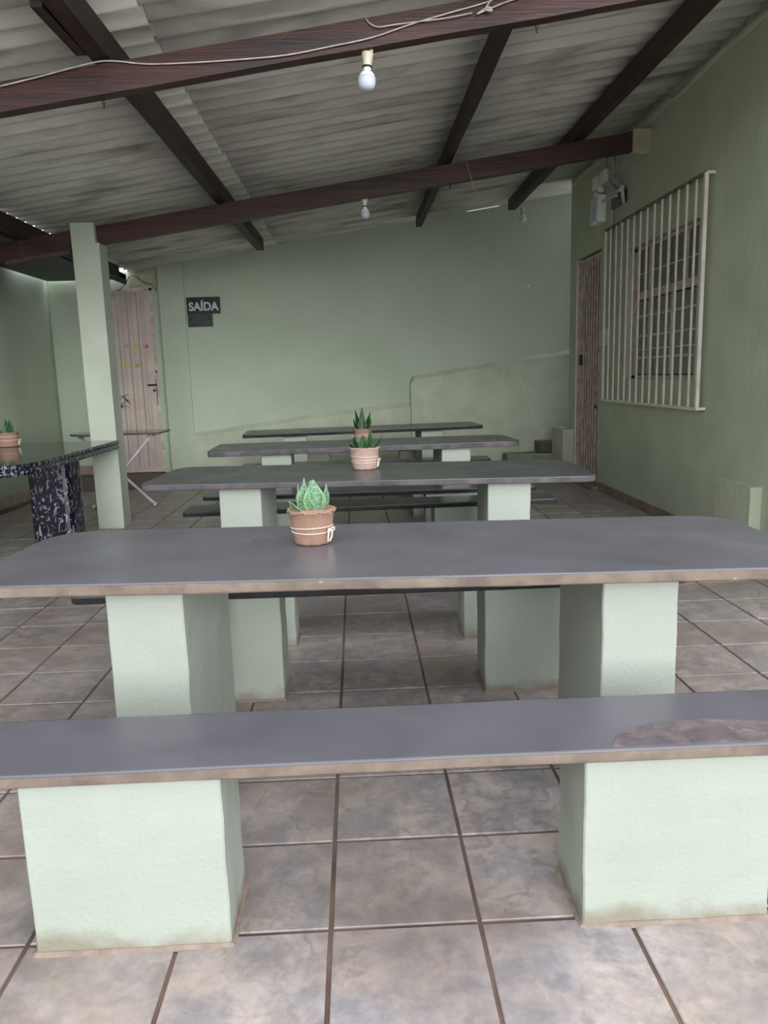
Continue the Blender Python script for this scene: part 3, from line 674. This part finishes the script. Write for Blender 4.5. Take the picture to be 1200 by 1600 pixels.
# ------------------------------------------------------------------ folding table behind the post, with a leafy plant
ft = thing('folding_table', 'small folding table with crossed white tube legs behind the mint post', 'table', (-2.55, 8.25, 0))
slab('tabletop', -.47, .50, -.26, .26, .775, .797, (.2, .05, .05, .2), [M['grey_top'], M['edge_grey']], ft, 31, bev=.004)
for i, (a, b, y) in enumerate((((.38, .765), (-.29, .014), -.12), ((-.38, .765), (.36, .014), -.085))):
    bm = NB(); tube(bm, [(a[0], y, a[1]), (b[0], y, b[1])], .016, 10); lg = obj('leg', bm, M['steel'], ft)
    d = (Vector((b[0], 0, b[1]))-Vector((a[0], 0, a[1]))).normalized(); bm = NB(); tube(bm, [(b[0]-d.x*.03, y, b[1]-d.z*.03), (b[0]+d.x*.008, y, b[1]+d.z*.008)], .019, 10); obj('foot_cap', bm, M['cream_pl'], lg)
for (x, z) in ((-.29, .022), (.36, .022), (.38, .755), (-.38, .755)):
    bm = NB(); tube(bm, [(x, -.14, z), (x, .12, z)], .010, 8); obj('cross_tube', bm, M['steel'], ft)
pt = thing('leafy_plant', 'dark long-leaved plant peeking out from behind the mint post', 'plant', (-2.62, 8.25, .7985))
bm = NB(); lathe(bm, [(.05, 0), (.062, .10), (.066, .10), (.066, .115), (.058, .115), (.056, .10)], 20, caps=False); bm2 = bm; bmesh.ops.holes_fill(bm, edges=[e for e in bm.edges if e.is_boundary and all(v.co.z < .01 for v in e.verts)]); obj('pot', bm, M['black_pl'], pt)
bm = NB(); lathe(bm, [(.055, .095), (.03, .102), (.004, .103)], 16); obj('soil', bm, M['soil'], pt)
for (az, ln, L_, w_, cu) in ((-.1,.35,.22,.022,.9),(.1,.3,.30,.024,.9),(-.3,.25,.34,.03,1.7),(.25,.28,.36,.026,1.2),(2.6,.3,.25,.03,1.2),(1.7,.3,.27,.03,1.0),(3.6,.35,.28,.03,1.2)):
    leaf(pt, (0, 0, .10), az, ln, L_, w_, M['leaf_d'], .2, cu)
bm = NB(); tube(bm, smoothpath([(0,0,.10),(.03,0,.22),(.10,0,.31),(.165,-.01,.375)], 5), .004, 6); stm = obj('stem', bm, M['leaf_d'], pt)
for (az, ln, L_) in ((-.2, 2.35, .125), (.5, 1.2, .07), (3.0, 1.5, .08)): leaf(pt, (.163, -.01, .373), az, ln, L_, .036, M['leaf_k'], .2, .2)
bm = NB(); tube(bm, smoothpath([(0,0,.10),(.02,-.01,.2),(.06,-.01,.27),(.10,-.01,.29)], 5), .004, 6); obj('stem', bm, M['leaf_d'], pt)
for (az, ln, L_) in ((-.1, 1.8, .10), (.2, 2.3, .09), (-.5, 2.0, .08)): leaf(pt, (.10, -.01, .29), az, ln, L_, .034, M['leaf_k'], .2, .1)

# ------------------------------------------------------------------ pinkish corrugated metal door in the back-left wall
d1 = bpy.data.objects.new('door_1', None); C.objects.link(d1); d1['kind'] = 'structure'; DX0, DX1, DZ0, DZ1 = -3.40, -2.585, .125, 2.50; DF = DY+.02
bm = NB()
bx(bm, DX0, DX0+.03, DF-.03, DF+.04, DZ0, DZ1); bx(bm, DX1-.03, DX1, DF-.03, DF+.04, DZ0, DZ1); bx(bm, DX0, DX1, DF-.03, DF+.04, DZ1-.03, DZ1)
obj('door_frame', bm, M['rust_bar'], d1)
bm = NB(); xs = []; x = DX0+.032
prof = []
while x < DX1-.15:
    prof += [(x, 0), (x+.05, 0), (x+.075, -.022), (x+.105, -.022)]; x += .128
prof += [(x, 0), (DX1-.032, 0)]
v0 = [bm.verts.new((a, DF+b, DZ0+.06)) for a, b in prof]; v1 = [bm.verts.new((a, DF+b, DZ1-.05)) for a, b in prof]
v2 = [bm.verts.new((a, DF+b+.004, DZ0+.06)) for a, b in prof]; v3 = [bm.verts.new((a, DF+b+.004, DZ1-.05)) for a, b in prof]
for k in range(len(prof)-1):
    bm.faces.new((v0[k], v0[k+1], v1[k+1], v1[k])); bm.faces.new((v2[k], v3[k], v3[k+1], v2[k+1]))
    bm.faces.new((v0[k], v2[k], v2[k+1], v0[k+1])); bm.faces.new((v1[k], v1[k+1], v3[k+1], v3[k]))
leafd = obj('ribbed_panel', bm, M['pink_door'], d1)
bm = NB(); bx(bm, DX0+.03, DX1-.03, DF-.026, DF+.01, DZ0, DZ0+.075); bx(bm, DX0+.03, DX1-.03, DF-.026, DF+.01, DZ1-.055, DZ1-.03); bx(bm, DX1-.115, DX1-.03, DF-.024, DF+.008, DZ0+.07, DZ1-.05)
obj('panel_border', bm, M['pink_door'], d1, bevel=.002)
bm = NB(); bx(bm, -2.72, -2.60, DF-.065, DF-.05, 1.262, 1.284); bx(bm, -2.625, -2.61, DF-.06, DF-.02, 1.262, 1.284); obj('door_handle', bm, M['black_pl'], d1, bevel=.003)
bm = NB(); tube(bm, [(-2.645, DF-.032, 1.20), (-2.645, DF-.02, 1.20)], .018, 12); obj('lock_cylinder', bm, M['black_pl'], d1)
bm = NB(); bx(bm, DX1-.034, DX1-.026, DF-.034, DF-.02, 1.0, 1.35); obj('strike_gap', bm, M['black_pl'], d1)
bm = NB(); bx(bm, -2.695, -2.685, DF-.0262, DF-.024, 1.42, 1.56); bx(bm, -2.665, -2.655, DF-.0262, DF-.024, .7, 1.02); obj('paint_chip', bm, M['chip'], d1, label='pale scratched paint on the door edge')
for x, z, c, nm in ((-2.976,1.776,(190,176,120),'pale yellow'),(-2.848,1.773,(206,206,70),'yellow-green'),(-2.722,1.770,(232,120,140),'pink'),(-2.976,1.532,(206,206,70),'yellow'),(-2.848,1.529,(150,190,90),'green')):
    bm = NB(); tube(bm, [(0, 0, 0), (0, -.0015, 0)], .028, 14); o = obj('round_sticker', bm, sticker('sticker_'+nm.replace(' ', '_').replace('-', '_'), c)); o.location = (x+.01, DF-.0225, z)
    tag(o, {'pale yellow': 'faded beige-yellow round sticker, top left on pinkish door', 'yellow-green': 'yellow-green round sticker, top middle on pinkish door', 'pink': 'pink round sticker on pinkish door', 'yellow': 'yellow round sticker, lower left on pinkish door', 'green': 'green round sticker, lower right on pinkish door'}[nm], 'sticker', 'round stickers on the door')
# lintel of bare plaster above it and a loose cable
bm = NB(); bx(bm, -2.86, -2.475, DY-.012, DY+.01, 2.53, 2.70); o = obj('bare_plaster_strip', bm, M['lintel']); o['kind'] = 'structure'; o.name = 'trim_1'
bm = NB(); tube(bm, smoothpath([(-2.98,10.22,2.48),(-2.9,10.22,2.55),(-2.83,10.2,2.64),(-2.752,10.2,2.64),(-2.661,10.2,2.568),(-2.559,10.2,2.534),(-2.486,10.14,2.446)], 5), .006, 6); o = obj('loose_cable', bm, M['wire_g']); tag(o, 'grey-green cable sagging over the pinkish metal door', 'cable')

# ------------------------------------------------------------------ exit signs
sg = thing('exit_sign', 'dark green sign reading SAÍDA on the back wall', 'sign', (-1.92, YB, 2.26))
bm = NB(); bx(bm, -.215, .215, -.010, 0, -.105, .105); obj('board', bm, M['sign_green'], sg, bevel=.002)
def text(s, size, x, y, z, m, parent, name='lettering', ex=.001, sx=1):
    cu = bpy.data.curves.new(name, 'FONT'); cu.body = s; cu.size = size; cu.align_x = 'CENTER'; cu.align_y = 'CENTER'; cu.extrude = ex; cu.offset = size*.03
    tmp = bpy.data.objects.new('tmp', cu); C.objects.link(tmp); dg = bpy.context.evaluated_depsgraph_get(); me = bpy.data.meshes.new_from_object(tmp.evaluated_get(dg))
    bpy.data.objects.remove(tmp); me.materials.clear(); me.materials.append(m)
    me.transform(Matrix.Translation((x, y, z)) @ Matrix.Rotation(PI/2, 4, 'X') @ Matrix.Scale(sx, 4, (1,0,0)))
    o = bpy.data.objects.new(name, me); C.objects.link(o); o.parent = parent; return o
text('SAÍDA', .145, 0, -.0115, -.018, M['sign_text'], sg, sx=.93)
s2 = thing('notice_sign', 'smaller dark green notice with faint printed lines under the exit sign', 'sign', (-1.972, YB, 2.073))
bm = NB(); bx(bm, -.16, .16, -.008, 0, -.08, .08); obj('board', bm, M['sign_green'], s2, bevel=.0015)
bm = NB()
for z in (-.066, .066): bx(bm, -.146, .146, -.0092, -.0075, z-.0022, z+.0022)
for x in (-.146, .146): bx(bm, x-.0022, x+.0022, -.0092, -.0075, -.066, .066)
obj('border_line', bm, M['sign_dim'], s2)
bm = NB()
for z, words in ((.042, ((-.085,-.055),(-.047,.005),(.013,.06),(.066,.085))), (.017, ((-.10,-.02),(-.012,.05),(.058,.078),(.085,.095))), (-.009, ((-.125,-.03),(-.02,.01),(.018,.065),(.073,.125))), (-.036, ((-.12,-.06),(-.05,-.03),(-.02,.03),(.04,.12)))):
    for a, b in words:
        x = a
        while x < b: bx(bm, x, x+.005, -.0092, -.0075, z-.005, z+.005); x += .0085
obj('printed_lines', bm, M['sign_dim'], s2)

# ------------------------------------------------------------------ bulbs on porcelain sockets
def bulb(loc, label, s=1.0, top=.0):
    t = thing('light_bulb', label, 'bulb', loc, 0, 'bulbs hanging under the roof timber')
    bm = NB(); lathe(bm, [(.030*s, 0), (.030*s, -.010*s), (.026*s, -.03*s), (.022*s, -.055*s), (.023*s, -.062*s)], 16); obj('socket', bm, M['cream_pl'], t)
    for sx in (-1, 1):
        bm = NB(); bx(bm, sx*.019*s-.008*s, sx*.019*s+.008*s, -.010*s, .010*s, -.004, .012); obj('socket_lug', bm, M['cream_pl'], t)
    bm = NB(); lathe(bm, [(.0235*s, -.061*s), (.025*s, -.065*s), (.0235*s, -.069*s)], 16); obj('socket_ring', bm, M['black_pl'], t)
    bm = NB(); lathe(bm, [(.018*s, -.066*s), (.020*s, -.078*s), (.018*s, -.084*s), (.030*s, -.092*s), (.040*s, -.106*s), (.043*s, -.114*s)], 20); obj('bulb_base', bm, M['white_pl'], t)
    bm = NB(); lathe(bm, [(.0435*s, -.113*s), (.0455*s, -.122*s), (.0455*s, -.140*s), (.041*s, -.158*s), (.030*s, -.170*s), (.014*s, -.176*s), (.002*s, -.177*s)], 20); obj('bulb_globe', bm, M['bulb'], t)
    return t
b1 = bulb((.112, 3.975, 2.828), 'nearest white light bulb hanging under the first beam', .95)
b1.rotation_euler = (.0, .06, 0)
b2 = bulb((.135, 7.03, 2.824), 'white light bulb hanging under the second beam', .92)
b3 = bulb((2.10, 9.70, 3.26), 'far light bulb beneath the rightmost purlin near the back wall', .95)
# cables on the near beam
W1 = [(-1.612,3.92,2.689),(-1.431,3.92,2.727),(-1.189,3.92,2.781),(-1.085,3.925,2.792),(-.923,3.925,2.776),(-.714,3.925,2.779),(-.474,3.925,2.79),(-.264,3.925,2.806),(-.052,3.925,2.841),(.13,3.925,2.874),(.312,3.925,2.927),(.494,3.925,2.974),(.675,3.925,3.018),(.85,3.93,3.075),(1.4,3.935,3.12),(2.4,3.935,3.24)]
bm = NB(); tube(bm, smoothpath(W1, 5), .0035, 6); o = obj('beam_cable', bm, M['wire']); tag(o, 'thin white cable running along the whole nearest beam', 'cable')
bm = NB(); tube(bm, smoothpath([(.109,3.93,2.957),(.126,3.925,2.935),(.167,3.92,2.918),(.252,3.92,2.928),(.373,3.92,2.94),(.493,3.918,2.952),(.608,3.92,2.972)], 5), .003, 6); o = obj('cable_offcut', bm, M['wire']); tag(o, 'loose curled cable end above the nearest bulb on the beam', 'cable')
bm = NB(); tube(bm, smoothpath([(.63,3.92,2.966),(.681,3.915,2.993),(.699,3.91,2.977),(.669,3.908,2.982),(.693,3.915,3.02),(.721,3.92,3.047)], 5), .004, 6)
tube(bm, smoothpath([(.63,3.92,2.966),(.72,3.915,2.998),(.796,3.92,3.024),(1.0,3.93,3.08)], 5), .0035, 6); o = obj('cable_knot', bm, M['wire']); tag(o, 'knotted white cable near the top edge on the nearest beam', 'cable')
bm = NB(); tube(bm, smoothpath([(1.02,6.98,3.10),(1.05,6.95,2.98),(1.097,6.95,2.832)], 4), .002, 5); o = obj('hanging_string', bm, M['wire']); tag(o, 'thin string dangling from the second beam', 'string')

# ------------------------------------------------------------------ window and its outer grille
w1 = bpy.data.objects.new('window_1', None); C.objects.link(w1); w1['kind'] = 'structure'
WX = XR+.055; Y0, Y1, Z0, Z1 = 5.94, 7.47, 1.21, 2.41
def wbar(name, y0, y1, z0, z1, x0=WX, x1=WX+.035, m='win_frame', par=w1):
    bm = NB(); bx(bm, x0, x1, y0, y1, z0, z1); return obj(name, bm, M[m], par, bevel=.003)
wbar('window_frame', Y0, Y0+.04, Z0, Z1, x1=WX+.06); wbar('window_frame', Y1-.10, Y1, Z0, Z1, x1=WX+.06); wbar('window_frame', Y0, Y1, Z1-.03, Z1, x1=WX+.06); wbar('window_frame', Y0, Y1, Z0, Z0+.03, x1=WX+.06)
wbar('transom', Y0, Y1, 1.93, 2.00, x0=WX-.008)
for y in (6.29, 6.66, 7.06): wbar('mullion', y-.014, y+.014, 2.0, Z1-.03)
wbar('mullion', 6.97, 7.05, Z0+.03, 1.93, x0=WX-.004); wbar('mullion', 6.53, 6.56, Z0+.03, 1.93)
for z in (1.78, 1.60, 1.40): wbar('muntin', Y0+.04, Y1-.1, z-.011, z+.011, x0=WX+.004, x1=WX+.024)
wbar('muntin', 6.16, 6.62, 1.535, 1.557, x0=WX+.03, x1=WX+.05)
ybs = [Y0+.04, 6.29, 6.66, 7.06, Y1-.10]; 
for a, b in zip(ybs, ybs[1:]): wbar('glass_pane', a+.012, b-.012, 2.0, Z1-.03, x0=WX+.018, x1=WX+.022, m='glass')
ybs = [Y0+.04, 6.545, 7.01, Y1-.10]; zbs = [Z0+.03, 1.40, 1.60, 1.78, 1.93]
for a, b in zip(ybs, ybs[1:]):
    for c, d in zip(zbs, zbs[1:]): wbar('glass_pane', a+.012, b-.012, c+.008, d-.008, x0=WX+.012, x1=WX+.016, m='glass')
gr = thing('window_grille', 'cream barred grille standing off the right wall in front of the window', 'grille', (XR, 5.72, 0))
gx = -.062; G0, G1, H0, H1 = 0, 2.24, .99, 2.675
def gb(name, a, b, w, h=None, m='grille'):
    bm = NB(); bar(bm, a, b, w, h); return obj(name, bm, M[m], gr)
gb('top_rail', (gx, G0-.008, H1), (gx, G1+.008, H1), .022, m='grille_top'); gb('bottom_rail', (gx, G0-.008, H0), (gx, G1+.008, H0), .022)
gb('end_bar', (gx, G0+.004, H0), (gx, G0+.004, H1), .026); gb('end_bar', (gx, G1-.004, H0), (gx, G1-.004, H1), .020)
for y, z in ((G0, H1), (G0, H0), (G1, H0), (G1, H1)): gb('wall_arm', (gx, y, z), (.004, y, z), .020, m='grille')
for k in range(1, 14): y = G0 + (G1-G0)*k/14; gb('bar', (gx, y, H0+.008), (gx, y, H1-.008), .0145)
for z in (2.13, 1.47): gb('cross_rod', (gx+.012, G0, z), (gx+.012, G1, z), .008, m='win_frame')

# ------------------------------------------------------------------ barred gate, brown door behind it, threshold
d2 = bpy.data.objects.new('door_2', None); C.objects.link(d2); d2['kind'] = 'structure'
bm = NB(); bx(bm, XR+.10, XR+.14, 8.27, 9.2, .0, 2.56); obj('door_panel', bm, M['rust_door'], d2)
bm = NB()
for k in range(9): y = 8.31 + k*.105; bx(bm, XR+.088, XR+.10, y-.012, y+.012, .06, 2.5)
obj('panel_rib', bm, M['rust_door'], d2); 
bm = NB(); bx(bm, XR+.0, XR+.14, 8.27, 9.2, -.003, .05); obj('door_sill', bm, M['skirt'], d2)
bm = NB(); bx(bm, XR+.0, XR+.10, 9.165, 9.2, 0, 2.56); obj('door_jamb', bm, M['grille'], d2, label='pale painted jamb')
gate = thing('security_gate', 'rusty pinkish barred gate in the right wall beyond the window', 'gate', (XR+.03, 8.28, .06))
def gg(name, a, b, w, m='rust_bar'):
    bm = NB(); bar(bm, a, b, w); return obj(name, bm, M[m], gate)
gg('gate_frame', (0, .01, 0), (0, .01, 2.47), .028); gg('gate_frame', (0, .87, 0), (0, .87, 2.47), .034); gg('gate_frame', (0, 0, .01), (0, .88, .01), .026); gg('gate_frame', (0, 0, 2.46), (0, .88, 2.46), .026)
for k in range(1, 9): y = .01 + .86*k/9; gg('bar', (0, y, .02), (0, y, 2.45), .018)
for z in (2.10, .36): gg('cross_rail', (.012, 0, z), (.012, .88, z), .012)
bm = NB(); bx(bm, -.02, .005, .735, .80, 1.30, 1.42); obj('lock_box', bm, M['black_pl'], gate, bevel=.004)
bm = NB(); bx(bm, XR-.10, XR-.002, 8.16, 9.2, -.003, .05); o = obj('gate_threshold', bm, M['skirt'], bevel=.006); tag(o, 'low brown sill on the floor below the barred gate', 'step')
# stairs at the far right corner
bm = NB(); bx(bm, 1.93, 3.3, 9.77, YB-.077, -.003, .25); o = obj('concrete_step', bm, M['step'], bevel=.012); tag(o, 'low greenish concrete step in the far right corner', 'step')
bm = NB(); bx(bm, 2.36, 3.3, 9.83, YB-.077, .251, .40); o = obj('stair_block', bm, M['step_tile'], bevel=.008); tag(o, 'dark brown stair block on the greenish step beside the far pier', 'step')

# ------------------------------------------------------------------ electrics on the right wall
bm = NB(); tube(bm, [(XR-.014, 7.96, 1.72), (XR-.014, 7.955, 2.4), (XR-.014, 7.90, 3.24), (XR-.014, 7.90, 3.36)], .012, 8); o = obj('conduit', bm, M['wall_low']); tag(o, 'slim painted conduit running down the wall left of the grille', 'conduit')
bm = NB(); bx(bm, XR-.045, XR, 7.97, 8.19, 1.545, 1.72); o = obj('switch_box', bm, M['wall_low'], bevel=.006); tag(o, 'small pale switch box between gate and window grille', 'box')
bm = NB(); bx(bm, XR-.05, XR-.044, 8.0, 8.02, 1.685, 1.70); obj('screw', bm, M['black_pl'], o)
em = thing('emergency_light', 'grey-white emergency light box hanging below the wiring on right wall', 'lamp', (XR, 8.22, 2.93))
bm = NB(); bx(bm, -.095, 0, -.085, .17, -.135, .135); obj('housing', bm, M['white_pl'], em, bevel=.01)
bm = NB(); bx(bm, -.108, -.094, -.07, .15, -.11, .115); obj('light_panel', bm, M['bulb'], em, bevel=.008)
for y, z, r in ((-.03, .19, .035), (.13, .17, .03)):
    bm = NB(); tube(bm, [(-.03, y, z-.01), (-.07, y-.04, z-.005)], [r*.8, r*.8], 12); obj('lamp_head', bm, M['white_pl'], em)
for y, nm in ((8.42, 'left white junction box at the top of the right wall wiring'), (8.17, 'right white junction box at the top of the right wall wiring')):
    bm = NB(); bx(bm, XR-.05, XR, y-.085, y+.085, 3.17, 3.30); o = obj('junction_box', bm, M['white_pl'], bevel=.008); tag(o, nm, 'box')
ar = thing('wall_bracket', 'folded white metal wall bracket with grey plate beside the junction boxes', 'bracket', (XR, 7.6, 2.95))
def ab(name, a, b, w, m='steel', h=None):
    bm = NB(); bar(bm, a, b, w, h); return obj(name, bm, M[m], ar)
ab('arm', (-.05, .229, .206), (-.05, -.05, .045), .028); ab('arm', (-.05, -.05, .045), (-.05, -.105, -.11), .024); ab('arm', (-.08, -.10, .01), (-.08, .20, .03), .026)
ab('arm', (-.12, .30, -.005), (-.09, -.02, -.02), .022); ab('arm', (-.03, .40, .20), (-.03, .165, .06), .024)
bm = NB(); bx(bm, -.035, 0, .04, .30, -.09, .07); obj('backplate', bm, M['edge_grey'], ar, bevel=.004)
bm = NB(); bx(bm, -.04, 0, -.06, .03, -.09, .03); obj('mount_plate', bm, M['black_pl'], ar, bevel=.004)
for pts, lab in (([(XR-.03,8.60,2.93),(XR-.06,8.55,2.985),(XR-.05,8.40,2.97),(XR-.04,8.25,2.99)], 'thin cable loop sticking out left of the emergency light'),
                 ([(XR-.02,7.80,3.05),(XR-.03,7.66,3.13),(XR-.03,7.55,3.07),(XR-.03,7.56,2.98)], 'thin cable loop arching right of the white bracket'),
                 ([(XR-.01,8.16,3.42),(XR-.012,8.15,3.30)], 'short straight cable rising from the right junction box'),
                 ([(XR-.01,7.70,3.34),(XR-.02,7.76,3.28),(XR-.02,7.84,3.20)], 'short slanting cable beside the top of the conduit')):
    bm = NB(); tube(bm, smoothpath(pts, 5), .005, 6); o = obj('wall_cable', bm, M['wire']); tag(o, lab, 'cable')
# white disc painted for the light of a hole in the back wall
bm = NB(); tube(bm, [(2.29, YB-.006, 2.397), (2.29, YB+.004, 2.397)], .016, 10); o = obj('hole_light_disc', bm, M['white_pl']); tag(o, 'tiny bright white plug for light through a hole, high on the back wall at right', 'disc')
